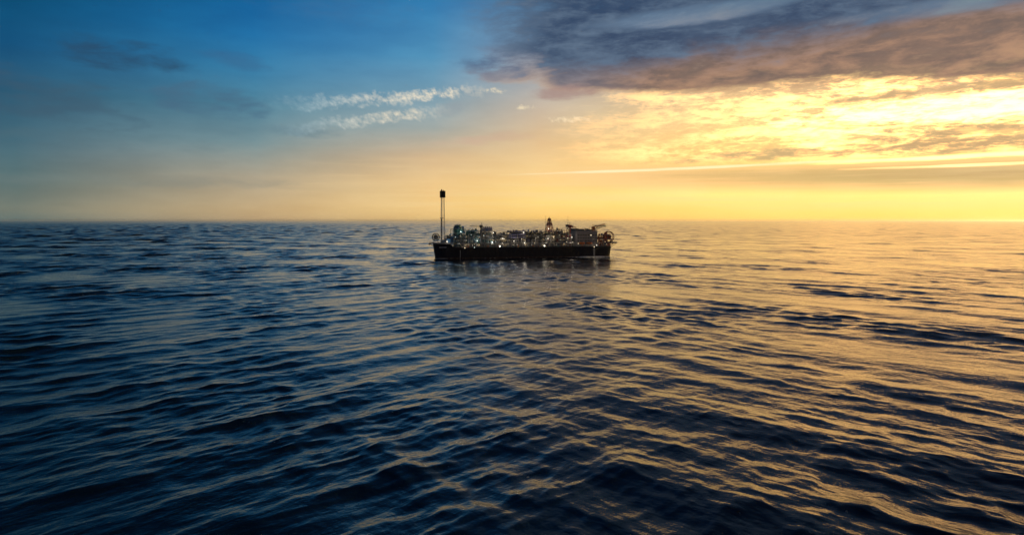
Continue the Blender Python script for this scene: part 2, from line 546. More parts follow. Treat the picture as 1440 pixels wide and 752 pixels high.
class MB:
    def __init__(self):
        self.v, self.f = [], []

    def add(self, vs, fs):
        b = len(self.v)
        self.v += [tuple(p) for p in vs]
        self.f += [tuple(i + b for i in q) for q in fs]
        return self

    def box(self, x0, x1, y0, y1, z0, z1):
        return self.add([(x0, y0, z0), (x1, y0, z0), (x1, y1, z0), (x0, y1, z0), (x0, y0, z1), (x1, y0, z1), (x1, y1, z1), (x0, y1, z1)],
                        [(3, 2, 1, 0), (4, 5, 6, 7), (0, 1, 5, 4), (1, 2, 6, 5), (2, 3, 7, 6), (3, 0, 4, 7)])

    def tube(self, a, b, r, r2=None, n=6):
        a, b = Vector(a), Vector(b)
        r2 = r if r2 is None else r2
        q = (b - a).to_track_quat('Z', 'Y')
        vs = []
        for p, rr in ((a, r), (b, r2)):
            for i in range(n):
                t = 2 * math.pi * i / n + math.pi / n
                vs.append(p + q @ Vector((math.cos(t) * rr, math.sin(t) * rr, 0)))
        fs = [(i, (i + 1) % n, n + (i + 1) % n, n + i) for i in range(n)]
        fs += [tuple(range(n))[::-1], tuple(range(n, 2 * n))]
        return self.add(vs, fs)

    def path(self, pts, r, n=6):
        for a, b in zip(pts, pts[1:]):
            self.tube(a, b, r, n=n)
        return self

    def vessel(self, a, b, r, n=14):
        """pressure vessel with domed ends"""
        a, b = Vector(a), Vector(b)
        u = (b - a).normalized()
        self.tube(a, b, r, n=n)
        for p, s in ((a, -1), (b, 1)):
            self.tube(p, p + u * s * r * .3, r * .985, r * .78, n)
            self.tube(p + u * s * r * .3, p + u * s * r * .5, r * .78, r * .35, n)
        return self

    def frame(self, x0, x1, y0, y1, z0, z1, nx, nz, r=.28, brace=True):
        """open steel framework: columns, floor beams, diagonals on both long faces"""
        xs = [x0 + (x1 - x0) * i / nx for i in range(nx + 1)]
        zs = [z0 + (z1 - z0) * i / nz for i in range(nz + 1)]
        for y in (y0, y1):
            for x in xs:
                self.tube((x, y, z0), (x, y, z1), r, n=4)
            for z in zs[1:]:
                self.tube((x0, y, z), (x1, y, z), r * .9, n=4)
            if brace:
                for i in range(nx):
                    for j in range(nz):
                        if (i + j) % 2 == 0:
                            self.tube((xs[i], y, zs[j]), (xs[i + 1], y, zs[j + 1]), r * .6, n=4)
                        else:
                            self.tube((xs[i + 1], y, zs[j]), (xs[i], y, zs[j + 1]), r * .6, n=4)
        for x in xs:
            for z in zs[1:]:
                self.tube((x, y0, z), (x, y1, z), r * .8, n=4)
        return self

    def tower(self, c, z0, z1, w0, w1, bays, r=.22, legs=None):
        """square lattice tower; returns mesh with braces only if legs given"""
        cx, cy = c
        cor = [(-1, -1), (1, -1), (1, 1), (-1, 1)]
        lv = []
        for i in range(bays + 1):
            t = i / bays
            w = (w0 + (w1 - w0) * t) / 2
            z = z0 + (z1 - z0) * t
            lv.append([(cx + a * w, cy + b * w, z) for a, b in cor])
        for i in range(bays):
            for k in range(4):
                k2 = (k + 1) % 4
                self.tube(lv[i + 1][k], lv[i + 1][k2], r, n=4)
                if (i + k) % 2:
                    self.tube(lv[i][k], lv[i + 1][k2], r, n=4)
                else:
                    self.tube(lv[i][k2], lv[i + 1][k], r, n=4)
        return lv

    def rail(self, pts, h=1.2, gap=3.0, r=.05):
        for a, b in zip(pts, pts[1:]):
            a, b = Vector(a), Vector(b)
            L = (b - a).length
            for z in (h, h * .55):
                self.tube(a + Vector((0, 0, z)), b + Vector((0, 0, z)), r, n=4)
            k = max(1, int(L / gap))
            for i in range(k + 1):
                p = a + (b - a) * i / k
                self.tube(p, p + Vector((0, 0, h)), r, n=4)
        return self

    def build(self, name, mat, parent=None, smooth=False):
        me = bpy.data.meshes.new(name)
        me.from_pydata(self.v, [], self.f)
        if smooth:
            me.polygons.foreach_set('use_smooth', [True] * len(me.polygons))
        me.materials.append(M[mat])
        o = bpy.data.objects.new(name, me)
        COL.objects.link(o)
        o.parent = parent
        return o


def node(name, parent):
    o = bpy.data.objects.new(name, None)
    COL.objects.link(o)
    o.parent = parent
    return o


# ------------------------------------------------------------------ the ship
rnd = random.Random(5)
ship = bpy.data.objects.new('production_ship', None)
COL.objects.link(ship)
ship.location = (SHIP_C[0], SHIP_C[1], 0)
ship.rotation_euler = (0, 0, SHIP_YAW)
ship['label'] = 'long dark hulled offshore production ship with lit deck machinery and tall flare tower'
ship['category'] = 'ship'
BM = 21.0           # half beam
DK = 14.2           # main deck height


def station(x):
    """half beam at deck, half beam at waterline, deck height"""
    hb = BM
    if x < -96:
        t = (-96 - x) / 27
        hb = BM * math.sqrt(max(0.0, 1 - (t * .93) ** 2.4))
    if x > 112:
        t = (x - 112) / 11
        hb = BM * (1 - .16 * t * t)
    wl = hb * (1 - .12 * max(0, min(1, (-80 - x) / 43)))
    z = DK + 4.5 * max(0, min(1, (-98 - x) / 4))
    return hb, wl, z


xs = [-123, -122, -120, -117, -113, -109, -105, -102.01, -98, -92, -80] + list(range(-60, 101, 20)) + [112, 115, 118, 121, 123]
sec = []
for x in xs:
    hb, wl, z = station(x)
    rake = 5.0 * max(0, (-112 - x) / 11) - 3.5 * max(0, (x - 112) / 11)
    sec.append([(x + rake * .9, -wl * .93, -7), (x + rake * .55, -wl, 0), (x + rake * .3, -(wl + hb) / 2, 7), (x, -hb, z),
                (x, hb, z), (x + rake * .3, (wl + hb) / 2, 7), (x + rake * .55, wl, 0), (x + rake * .9, wl * .93, -7)])
hv = [p for s_ in sec for p in s_]
hf = []
for i in range(len(sec) - 1):
    for k in range(8):
        k2 = (k + 1) % 8
        hf.append((i * 8 + k, (i + 1) * 8 + k, (i + 1) * 8 + k2, i * 8 + k2))
hf.append(tuple(range(8)))
hf.append(tuple(range((len(sec) - 1) * 8, len(sec) * 8))[::-1])
hull = MB().add(hv, hf).build('hull', 'hull', ship)
b = MB()
for z in (DK - 1.2, DK - 3.4):
    b.box(-97, 112, -BM - .35, -BM - .02, z, z + .35)
    b.box(-97, 112, BM + .02, BM + .35, z, z + .35)
for x in range(-92, 112, 6):
    b.box(x, x + .25, -BM - .3, -BM - .02, .5, DK - 1.3)
b.build('rubbing_strip', 'hull', hull)
b = MB()
for i in range(7):
    b.box(-117 + i * 1.35, -116.1 + i * 1.35, -18.9 - i * .28, -18.2 - i * .28, 14.2, 15.1)
b.build('name_mark', 'white', hull)
for x in (-90, 96):
    for i in range(9):
        MB().box(x, x + .8, -BM - .06, -BM - .01, 1.0 + i * 1.2, 1.5 + i * 1.2).build('draught_mark', 'white', hull)
for sgn in (-1, 1):
    b = MB()
    for i in range(len(sec) - 1):
        (xa, ha, _), (xb, hb_, _) = (xs[i], *station(xs[i])[:2]), (xs[i + 1], *station(xs[i + 1])[:2])
        pa, pb = sec[i][1], sec[i + 1][1]
        qa, qb = sec[i][2], sec[i + 1][2]
        def lerp(p, q, t): return tuple(u + (v - u) * t for u, v in zip(p, q))
        A0, B0, A1, B1 = lerp(pa, qa, .0), lerp(pb, qb, .0), lerp(pa, qa, .22), lerp(pb, qb, .22)
        off = .06
        b.add([(A0[0], sgn * (abs(A0[1]) + off), -1.0), (B0[0], sgn * (abs(B0[1]) + off), -1.0), (B1[0], sgn * (abs(B1[1]) + off), B1[2]), (A1[0], sgn * (abs(A1[1]) + off), A1[2])], [(0, 1, 2, 3) if sgn < 0 else (3, 2, 1, 0)])
    b.build('boot_stripe', 'boot', hull)
b = MB()
b.tube((97.5, -BM - .5, 0.5), (97.5, -BM - .5, 12), .35, n=6)
b.build('discharge_pipe', 'pale', hull)
b = MB()
for x, y in ((-108, -15.2), (-106, -16.6)):
    b.tube((x, y - 1.2, 9), (x, y - 1.2, 14), .25)
    b.tube((x - 1.4, y - 1.3, 9.3), (x + 1.4, y - 1.3, 9.3), .35)
b.build('anchor', 'dark', hull)

# deck edge: bulwark strip, pale posts and longitudinal pipes
MB().box(-97, 122, -BM + .6, BM - .6, DK + .02, DK + .25).build('deck_plating', 'deck', ship)
rl = MB().rail([(-97, -BM + .2, DK + .1), (112, -BM + .2, DK + .1), (122, -17.6, DK + .1), (122, 17.6, DK + .1)], 1.3, 2.5, .06)
rl.rail([(-97, BM - .2, DK + .1), (112, BM - .2, DK + .1)], 1.3, 2.5, .06)
rl.build('deck_railing', 'pale', ship)
pr_ = node('pipe_rack', ship)
for x in range(-92, 112, 4):
    b = MB().tube((x, -BM + 1.4, DK), (x, -BM + 1.4, DK + 4.6), .28, n=4)
    b.tube((x, -BM + 1.4, DK + 4.4), (x, -BM + 6, DK + 4.4), .22, n=4)
    b.build('support_post', 'pale', pr_)
b = MB()
for i, (y, z, r) in enumerate(((-BM + 1.5, 4.9, .45), (-BM + 2.8, 5.0, .5), (-BM + 4.2, 4.95, .4), (-BM + 1.3, 2.7, .3))):
    b.tube((-94, y, DK + z), (70 + i * 8, y, DK + z), r, n=8)
b.build('pipe_run', 'silver', pr_)
for x0, x1 in ((-90, -48), (-20, 8), (30, 55), (78, 108)):
    MB().box(x0, x1, -BM + 1.0, -BM + 6.5, DK + 5.6, DK + 5.85).rail([(x0, -BM + 1.0, DK + 5.85), (x1, -BM + 1.0, DK + 5.85)], 1.2, 2, .06).build('walkway', 'steel', pr_)

# raised end platform at the left with overhanging tip
fo = node('end_platform', ship)
FZ = DK + 4.5
b = MB()
b.add([(-128.5, -4, FZ + .6), (-128.5, 4, FZ + .6), (-120, 12, FZ + .4), (-98, 20, FZ + .4), (-98, -20, FZ + .4), (-120, -12, FZ + .4),
       (-128.5, -4, FZ + 1.5), (-128.5, 4, FZ + 1.5), (-120, 12, FZ + 1.5), (-98, 20, FZ + 1.5), (-98, -20, FZ + 1.5), (-120, -12, FZ + 1.5)],
      [(5, 4, 3, 2, 1, 0)[::-1], (6, 7, 8, 9, 10, 11), (0, 1, 7, 6), (1, 2, 8, 7), (2, 3, 9, 8), (3, 4, 10, 9), (4, 5, 11, 10), (5, 0, 6, 11)])
b.build('deck_plate', 'steel', fo)
MB().rail([(-98, -20, FZ + 1.5), (-120, -12, FZ + 1.5), (-128.4, -4, FZ + 1.5), (-128.4, 4, FZ + 1.5), (-120, 12, FZ + 1.5)], 1.2, 2, .07).build('railing', 'pale', fo)
b = MB()
for y in (-4, 0, 4):
    b.tube((-128, y, FZ + .5), (-121, y, FZ - 4), .35)
    b.tube((-128.6, y, FZ + .3), (-128.6, y, FZ - 1.2), .7, n=8)
b.build('fairlead', 'dark', fo)
b = MB()
for x, y, w, h in ((-104, -12, 5, 5.5), (-110, -2, 5, 4), (-99, -9, 4, 8.5), (-104, 3, 7, 6)):
    b.box(x - w / 2, x + w / 2, y - 3, y + 3, FZ + 1.5, FZ + 1.5 + h)
b.build('deck_house', 'blue', fo)

# hose reel at the left end
hr = node('hose_reel', ship)
b = MB()


def hoop(b, c, r, w, t, n=24, a0=0, a1=2 * math.pi, y=0):
    pts = [(c[0] + math.cos(a0 + (a1 - a0) * i / n) * r, c[1], c[2] + math.sin(a0 + (a1 - a0) * i / n) * r) for i in range(n + 1)]
    for dy in (-w / 2, w / 2):
        b.path([(p[0], p[1] + dy, p[2]) for p in pts], t)
    return pts


for dy in (-2.3, 2.3):
    hoop(b := MB(), (-120.5, -8 + dy, 28), 4.7, 0, .5)
    b.build('flange', 'dark', hr)
for k in range(8):
    a = k * math.pi / 4
    for dy in (-2.3, 2.3):
        MB().tube((-120.5, -8 + dy, 28), (-120.5 + math.cos(a) * 4.6, -8 + dy, 28 + math.sin(a) * 4.6), .15, n=4).build('spoke', 'steel', hr)
MB().tube((-120.5, -10.2, 28), (-120.5, -5.8, 28), 3.1, n=16).build('wound_hose', 'dark', hr)
b = MB()
for dy in (-2.9, 2.9):
    b.tube((-124, -8 + dy, FZ + 1.5), (-120.5, -8 + dy, 28), .25, n=4)
    b.tube((-117, -8 + dy, FZ + 1.5), (-120.5, -8 + dy, 28), .25, n=4)
b.build('stand', 'pale', hr)

M['tower'] = paint('tower_galvanising', (.78, .78, .75), .45, amount=.15)
# flare tower
ft = node('flare_tower', ship)
FX, FY = -110.6, -4.0
b = MB()
lv = b.tower((FX, FY), FZ + 1.5, 80.5, 5.6, 3.9, 15, .22)
b.build('lattice_bracing', 'tower', ft)
for k in range(4):
    MB().path([l[k] for l in lv], .18).build('leg', 'tower', ft)  # open lattice
MB().tube((FX - 1.5, FY, FZ + 1.5), (FX - 1.0, FY, 81), .35, n=8).build('flare_riser', 'tower', ft)
b = MB()
b.tube((FX - 1.9, FY - 2, FZ + 1.5), (FX - 1.6, FY - 1.6, 53.5), .62, n=10)
b.box(FX - 3.6, FX + .6, FY - 3.6, FY + .4, 52.8, 53.6)
b.build('stair_casing', 'dark', ft)
M['tipd'] = paint('flare_tip_soot', (.02, .018, .018), .8)
tip = MB().box(FX - 3.3, FX + 3.3, FY - 3.3, FY + 3.3, 80.5, 89.4).build('flare_tip', 'tipd', ft)
b = MB()
for i in range(7):
    z = 81.2 + i * 1.25
    b.box(FX - 3.5, FX + 3.5, FY - 3.5, FY - 3.32, z, z + .5)
    b.box(FX - 3.5, FX - 3.32, FY - 3.3, FY + 3.5, z, z + .5)
    b.box(FX + 3.32, FX + 3.5, FY - 3.3, FY + 3.5, z, z + .5)
b.build('heat_shield', 'tipd', tip)
b = MB()
b.tube((FX - 1.2, FY, 89.4), (FX - 1.2, FY, 91.6), 1.0, .7, 10)
b.tube((FX + 1.1, FY, 89.4), (FX + 1.1, FY, 90.7), .5, .5, 8)
b.build('burner', 'dark', tip)


# process modules: (x0, x1, deck z of module, top z, palette)
def module(x0, x1, zt, nz, nx, fm, tanks, seed, y0=-15.5, y1=14, label=None, top=True):
    r = random.Random(seed)
    mo = node('process_module', ship)
    z0 = DK + .3
    MB().frame(x0, x1, y0, y1, z0, zt, nx, nz, .34).build('frame', fm, mo)
    hz = (zt - z0) / nz
    b = MB()
    for j in range(1, nz + 1):
        z = z0 + hz * j
        b.box(x0 + .4, x1 - .4, y0 + .4, y1 - .4, z - .22, z + .12)
    b.build('grating_floor', 'dark', mo)
    for j in range(1, nz + 1):
        z = z0 + hz * j + .12
        MB().rail([(x0 + .2, y0 - .1, z), (x1 - .2, y0 - .1, z)], 1.15, 1.6, .06).build('railing', 'pale', mo)
    for j in range(nz):
        za, zb = z0 + hz * j + .2, z0 + hz * (j + 1) - .3
        xa = x0 + r.uniform(.6, (x1 - x0) * .3)
        MB().box(xa, min(x1 - .5, xa + (x1 - x0) * r.uniform(.45, .9)), y0 + 9, y0 + 9.3, za, zb - r.uniform(0, 1.2)).build('fire_wall', r.choice([fm, 'steel', 'dark']), mo)
    # vessels, drums and boxes on each level
    for j in range(nz + (1 if top else 0)):
        zb = z0 + hz * j + .15
        x = x0 + 1.0
        while x < x1 - 2.5:
            k = r.random()
            w = r.uniform(2.2, 5.0)
            w = min(w, x1 - x - .6)
            hh = min(hz * .86, r.uniform(2.8, 4.8)) if j < nz else r.uniform(1.2, 3.4)
            y = y0 + r.uniform(.8, 4)
            c = r.choice(tanks)
            if k < .34:
                rr = min(hh / 2, 1.7)
                MB().vessel((x + .7, y + rr, zb + rr + .3), (x + w - .7, y + rr, zb + rr + .3), rr).build('horizontal_vessel', c, mo, True)
            elif k < .62:
                rr = min(w / 2.4, 1.5)
                b = MB()
                b.vessel((x + rr, y + rr, zb + .5), (x + rr, y + rr, zb + hh), rr, 12)
                b.build('upright_vessel', c, mo, True)
                w = rr * 2 + .4
            elif k < .85:
                b = MB()
                b.box(x, x + w * .85, y, y + 4, zb, zb + hh)
                b.box(x + .3, x + w * .85 - .3, y + .5, y + 3.2, zb + hh, zb + hh + .5)
                b.build('equipment_cabinet', c, mo)
            else:
                b = MB()
                for q in range(4):
                    b.path([(x + q * .6, y, zb), (x + q * .6, y, zb + hh * .7), (x + q * .6, y + 3, zb + hh * .7)], .2)
                b.build('valve_manifold', c, mo)
            x += w + r.uniform(.2, .7)
    pm = r.choice(['silver', 'pale', 'steel'])
    for q in range(int((x1 - x0) / 2.2)):
        xx = r.uniform(x0 + .5, x1 - .5)
        yy = y0 - r.uniform(.3, .9)
        za = z0 + r.uniform(0, .4) * (zt - z0)
        zb = za + r.uniform(.2, .6) * (zt - z0)
        xe = min(x1 + .5, xx + r.uniform(2, 9))
        MB().path([(xx, yy, za), (xx, yy, zb), (xe, yy, zb), (xe, yy + 2, zb)], r.uniform(.14, .34)).build('process_pipe', pm, mo)
    b = MB()
    for q in range(max(2, int((x1 - x0) / 5))):
        xx = r.uniform(x0 + .5, x1 - .5)
        b.tube((xx, r.uniform(y0, y1), zt), (xx, r.uniform(y0, y0 + 3), zt + r.uniform(1.5, 4.5)), .14, n=4)
    b.build('vent_pipe', 'dark', mo)
    return mo


module(-107.5, -99.5, 28.5, 2, 2, 'steel', ['blue', 'pale', 'teal'], 30, -11, 8)
module(-98, -81, 38.5, 4, 3, 'teal', ['blue', 'teal', 'blue', 'silver'], 1)
module(-79.5, -64, 36.3, 4, 3, 'teal', ['teal', 'steel', 'blue', 'pale'], 2)
module(-62, -44.5, 35.5, 4, 3, 'steel', ['blue', 'teal', 'steel', 'silver'], 3)
module(-42, -27, 29.2, 3, 3, 'dark', ['steel', 'dark', 'pale'], 4)
module(-25, 1.5, 34.0, 3, 5, 'dark', ['mauve', 'steel', 'mauve', 'pale'], 5)
module(3.5, 26, 33.6, 3, 4, 'dark', ['mauve', 'steel', 'dark', 'silver'], 6)
module(28, 42, 34.0, 3, 3, 'dark', ['steel', 'red', 'dark', 'mauve'], 7)
module(44, 56, 36.6, 4, 3, 'dark', ['red', 'steel', 'dark', 'pale'], 8)
module(57.5, 66, 31.0, 3, 2, 'steel', ['red', 'orange', 'steel'], 9)

# continuous central rack of pipes and cable trays behind the modules
cr_ = node('central_rack', ship)
b = MB()
b.frame(-98, 70, -3, 9, DK + .3, 29.5, 28, 3, .35)
b.build('frame', 'dark', cr_)
for z in (20.4, 25.0, 29.6):
    MB().box(-98, 70, -3.2, 9.2, z - .2, z + .15).build('tray_floor', 'dark', cr_)
    for k in range(5):
        y = -2.6 + k * 2.3
        x0_ = -98 + rnd.uniform(0, 20)
        MB().tube((x0_, y, z + .9), (70 - rnd.uniform(0, 20), y, z + .9), rnd.uniform(.35, .75), n=8).build('header_pipe', rnd.choice(['silver', 'steel', 'pale', 'mauve', 'teal']), cr_)
x = -97.0
while x < 66:
    w = rnd.uniform(2, 6)
    if rnd.random() < .75:
        h = rnd.uniform(1.5, 5.2)
        b = MB()
        if rnd.random() < .5:
            b.box(x, x + w, -2.8, 3, 29.8, 29.8 + h)
            b.box(x + .4, x + w * .5, -2.4, 2, 29.8 + h, 30.6 + h)
            b.build('fan_cooler', rnd.choice(['steel', 'dark', 'teal' if x < -20 else 'red', 'pale']), cr_)
        else:
            b.vessel((x + w / 2, 0, 30.4), (x + w / 2, 0, 29.8 + h), min(w / 2, 1.6), 10)
            b.build('knock_out_drum', rnd.choice(['silver', 'steel', 'pale']), cr_, True)
    x += w + rnd.uniform(.1, .8)

# domed stack on the left-most module
dm = node('domed_stack', ship)
MB().vessel((-91, -6, 36), (-91, -6, 41.2), 5.4, 20).build('shell', 'teal', dm, True)
b = MB()
for k in range(10):
    a = k * math.pi / 5
    b.tube((-91 + math.cos(a) * 5.6, -6 + math.sin(a) * 5.6, 38.5), (-91 + math.cos(a) * 3.4, -6 + math.sin(a) * 3.4, 44.3), .16, n=4)
for k in range(5):
    b.tube((-95 + k * 2, -8, 43), (-95 + k * 2, -8, 45.2 - abs(k - 2) * .5), .4, n=6)
b.build('vent_ring', 'dark', dm)
hoop(b := MB(), (-91, -11.5, 40), 5.2, .3, .2, 16, 0, math.pi)
b.build('handrail_hoop', 'pale', dm)
# exhaust block on third module
ex = node('exhaust_stack', ship)
MB().box(-57, -44.6, -12, 4, 35.8, 40.2).build('casing', 'mauve', ex)
b = MB()
for k in range(5):
    b.tube((-55.5 + k * 2.5, -8, 40.2), (-55.5 + k * 2.5, -8, 42.0), .7, n=8)
b.build('exhaust_pipe', 'dark', ex)

# long drums amidships
for z, cc in ((31.0, 'mauve'), (27.6, 'mauve')):
    dr_ = node('long_drum', ship)
    MB().vessel((-22.5, -18.2, z), (-.5, -18.2, z), 1.45, 16).build('shell', cc, dr_, True)
    b = MB()
    for x in (-20, -11.5, -3):
        b.tube((x - .3, -18.2, z), (x + .3, -18.2, z), 1.6, n=16)
        b.box(x - .3, x + .3, -19.2, -17.2, z - 2.0, z - 1.2)
    b.build('saddle_band', 'pale', dr_)
# arch pipe loop
al_ = node('pipe_arch', ship)
for k in range(3):
    hoop(b := MB(), (-34, -13 + k * 2, 29.5), 4.2 - k * .3, .8, .32, 16, 0, math.pi)
    b.build('curved_pipe', 'pale', al_)


# cranes
def crane(x, y, zb, zt, reach, ang, azm, mat):
    c = node('deck_crane', ship)
    MB().tube((x, y, zb), (x, y, zt), 1.35, 1.2, 12).build('pedestal', mat, c)
    b = MB()
    b.box(x - 2.0, x + 2.0, y - 1.8, y + 1.8, zt, zt + 3.2)
    b.build('cab', mat, c)
    d = Vector((math.cos(azm) * math.cos(ang), math.sin(azm) * math.cos(ang), math.sin(ang)))
    s = Vector((-math.sin(azm), math.cos(azm), 0))
    u = d.cross(s) * -1
    o = Vector((x, y, zt + 1.6))
    b = MB()
    n = 10
    prev = None
    for i in range(n + 1):
        t = i / n
        w = 1.1 * (1 - .6 * t)
        p = o + d * reach * t
        cor = [p + s * w + u * w, p - s * w + u * w, p - s * w - u * w, p + s * w - u * w]
        if prev:
            for k in range(4):
                b.tube(prev[k], cor[k], .17, n=4)
                b.tube(prev[k], cor[(k + 1) % 4], .1, n=4)
        prev = cor
    b.build('boom', mat, c)
    b = MB()
    pk = Vector((x, y, zt + 6.6)) - d * 1.0
    b.tube((x - 1, y - 1, zt + 3.2), pk, .2, n=4).tube((x + 1, y + 1, zt + 3.2), pk, .2, n=4)
    b.build('gantry', mat, c)
    b = MB()
    tipp = o + d * reach
    b.tube(pk, tipp, .08, n=4)
    b.tube(tipp, tipp - Vector((0, 0, 4)), .08, n=4)
    b.box(tipp.x - .4, tipp.x + .4, tipp.y - .4, tipp.y + .4, tipp.z - 5, tipp.z - 4)
    b.build('cable_and_hook', 'dark', c)


crane(-60.6, -16, DK + .3, 40.6, 15, R(2), R(178), 'dark')
crane(98.5, -12, DK + .3, 38.4, 19, R(17), R(4), 'orange')
crane(64.5, -13, DK + .3, 40.5, 11, R(-10), R(20), 'red')

# triangular derrick with masts
dk = node('derrick', ship)
lv = (b := MB()).tower((36.2, -8), 34.0, 53.0, 11.0, 2.6, 7, .24)
b.build('lattice_bracing', 'red', dk)
for k in range(4):
    MB().path([l[k] for l in lv], .36).build('leg', 'red', dk)
b = MB()
b.box(33.2, 39.4, -10.5, -5, 43.4, 46.8)
b.box(34.8, 37.8, -9.4, -6.6, 50, 52.2)
b.tube((36.3, -8, 34), (36.3, -8, 51), .9, n=8)
b.build('wind_wall', 'dark', dk)
MB().tube((36.0, -8, 53), (36.0, -8, 55.2), .3, n=6).box(35.2, 36.8, -8.8, -7.2, 52.8, 53.6).build('crown_block', 'dark', dk)
for x, y, z0, z1 in ((30.0, -12, 34, 57), (62.3, -10, 31, 56.5), (7.0, -10, 33.6, 40.0), (-52, -6, 35, 44.5), (48, -6, 36.6, 42)):
    ms = node('antenna_mast', ship)
    MB().tube((x, y, z0), (x, y, z1), .32, .12, 6).build('pole', 'dark', ms)
    b = MB()
    for k in range(3):
        z = z0 + (z1 - z0) * (.45 + .16 * k)
        b.tube((x - 1.6 + .3 * k, y, z), (x + 1.6 - .3 * k, y, z), .1, n=4)
    b.build('crosstree', 'dark', ms)
# lattice column and lookout at x 62
rt = node('radio_tower', ship)
lv = (b := MB()).tower((61.5, -11), 31.0, 44.5, 4.4, 1.8, 5, .2)
b.build('lattice_bracing', 'dark', rt)
MB().box(59.3, 63.4, -13, -9, 41.2, 44.4).build('lookout_box', 'dark', rt)
b = MB()
b.tube((64.8, -11, 40.5), (66.6, -11, 41.8), .2, .2, 6)
b.tube((67.6, -12, 41.8), (67.6, -10.6, 41.8), 1.5, .3, 12)
b.build('dish', 'pale', rt)

# accommodation block, right
ab = node('accommodation_block', ship)
MB().box(72.6, 103, -17, 14, DK + .3, 35.6).build('wall', 'cream', ab)
b = MB()
for z in (20.4, 24.2, 28.0, 31.8):
    b.box(72.4, 103.2, -17.35, -17.02, z - .3, z)
for i in range(9):
    x = 73.4 + i * 3.65
    b.box(x - .22, x + .22, -17.5, -17.36, DK + .4, 35.4)
b.build('facade_rib', 'steel', ab)
for j in range(4):
    for i in range(8):
        x = 74.5 + i * 3.65
        z = 17.6 + j * 3.8
        fr = MB().box(x, x + 1.7, -17.16, -17.02, z, z + 1.5).build('window', 'dark', ab)
        MB().box(x + .15, x + 1.55, -17.2, -17.165, z + .15, z + 1.35).build('pane', 'lampw' if (i * 5 + j * 3) % 17 == 0 else 'glass', fr)
b = MB()
b.box(71.2, 76.0, -16, 12, 35.6, 39.0)
b.box(77.5, 86, -12, 8, 35.6, 38.2)
b.box(88, 91, -14, -8, 35.6, 38.8)
b.box(94, 99, -10, 2, 35.6, 37.6)
b.build('penthouse', 'dark', ab)
b = MB()
for x in (79, 82, 85.5, 92.5, 96, 101):
    b.tube((x, -13, 35.6), (x, -13, 35.6 + rnd.uniform(2, 4.8)), .3, n=6)
b.tube((101, -10, 35.6), (101, -10, 39.4), 1.1, n=10)
b.build('roof_vent', 'dark', ab)
MB().rail([(72.8, -16.9, 35.6), (102.9, -16.9, 35.6), (102.9, 13.9, 35.6)], 1.2, 2, .07).build('railing', 'pale', ab)

# helideck on its truss above the right end
hd = node('helideck', ship)
b = MB()
n = 8
cx_, cy_, rr = 112.5, -3, 9.5
ring = [(cx_ + math.cos(R(22.5 + 45 * i)) * rr, cy_ + math.sin(R(22.5 + 45 * i)) * rr) for i in range(n)]
b.add([(x, y, 42.6) for x, y in ring] + [(x, y, 43.3) for x, y in ring],
      [tuple(range(n))[::-1], tuple(range(n, 2 * n))] + [(i, (i + 1) % n, n + (i + 1) % n, n + i) for i in range(n)])
b.build('landing_plate', 'teal', hd)
b = MB()
for i in range(n):
    x, y = ring[i]
    x2, y2 = ring[(i + 1) % n]
    b.tube((x, y, 43.2), (cx_ + (x - cx_) * 1.13, cy_ + (y - cy_) * 1.13, 43.5), .08, n=4)
    b.tube((cx_ + (x - cx_) * 1.13, cy_ + (y - cy_) * 1.13, 43.5), (cx_ + (x2 - cx_) * 1.13, cy_ + (y2 - cy_) * 1.13, 43.5), .09, n=4)
b.build('safety_net', 'dark', hd)
b = MB()
for sx in (-6, 0, 6):
    for sy in (-5, 5):
        b.tube((cx_ + sx, cy_ + sy, 42.6), (102.5, cy_ + sy * .8, 34.5 + (sx > 0) * 2), .22, n=4)
    b.tube((cx_ + sx, cy_ - 6, 42.3), (cx_ + sx, cy_ + 6, 42.3), .28, n=4)
for sy in (-5, 5):
    b.tube((cx_ - 8, cy_ + sy, 39.6), (cx_ + 2, cy_ + sy, 39.8), .2, n=4)
    for k in range(5):
        b.tube((cx_ - 8 + k * 3, cy_ + sy, 42.5), (cx_ - 7 + k * 2.4, cy_ + sy, 39.7), .14, n=4)
b.build('support_truss', 'steel', hd)

# red deck machinery between block and stern
module(104.0, 116.5, 28.6, 3, 3, 'red', ['red', 'orange', 'pale', 'red'], 21, -18.5, 14)
# big spoked wheel at the stern and its overhanging platform
sw = node('stern_wheel', ship)
for dy in (-2.2, 2.2):
    hoop(b := MB(), (122.4, -9 + dy, 27.2), 7.4, 0, .5, 28)
    b.build('rim', 'red', sw)
for k in range(12):
    a = k * math.pi / 6
    for dy in (-2.2, 2.2):
        MB().tube((122.4, -9 + dy, 27.2), (122.4 + math.cos(a) * 7.3, -9 + dy, 27.2 + math.sin(a) * 7.3), .2, n=4).build('spoke', 'red', sw)
MB().tube((122.4, -11, 27.2), (122.4, -7, 27.2), 3.4, n=18).build('wound_hose', 'dark', sw)
b = MB()
for dy in (-3, 3):
    b.tube((116.5, -9 + dy, DK + .3), (122.4, -9 + dy, 27.2), .35, n=4)
    b.tube((128, -9 + dy, 19.6), (122.4, -9 + dy, 27.2), .35, n=4)
    b.box(115.6, 118.6, -10.5 + dy, -7.5 + dy, DK + .3, 34 if dy < 0 else 30)
b.build('stand', 'red', sw)
sp = node('stern_platform', ship)
MB().box(117, 132.5, -16, 12, 18.3, 19.5).build('deck_plate', 'dark', sp)
MB().rail([(117, -16, 19.5), (132.4, -16, 19.5), (132.4, 12, 19.5)], 1.2, 2, .07).build('railing', 'pale', sp)
b = MB()
for y in (-14, -5, 4, 11):
    b.tube((132, y, 18.3), (122.8, y, 12.4), .35, n=4)
    b.tube((127, y, 18.3), (122.8, y, 15.2), .25, n=4)
b.box(117.5, 122.9, -15.5, 11.5, DK + .1, 18.2)
b.build('bracket', 'red', sp)


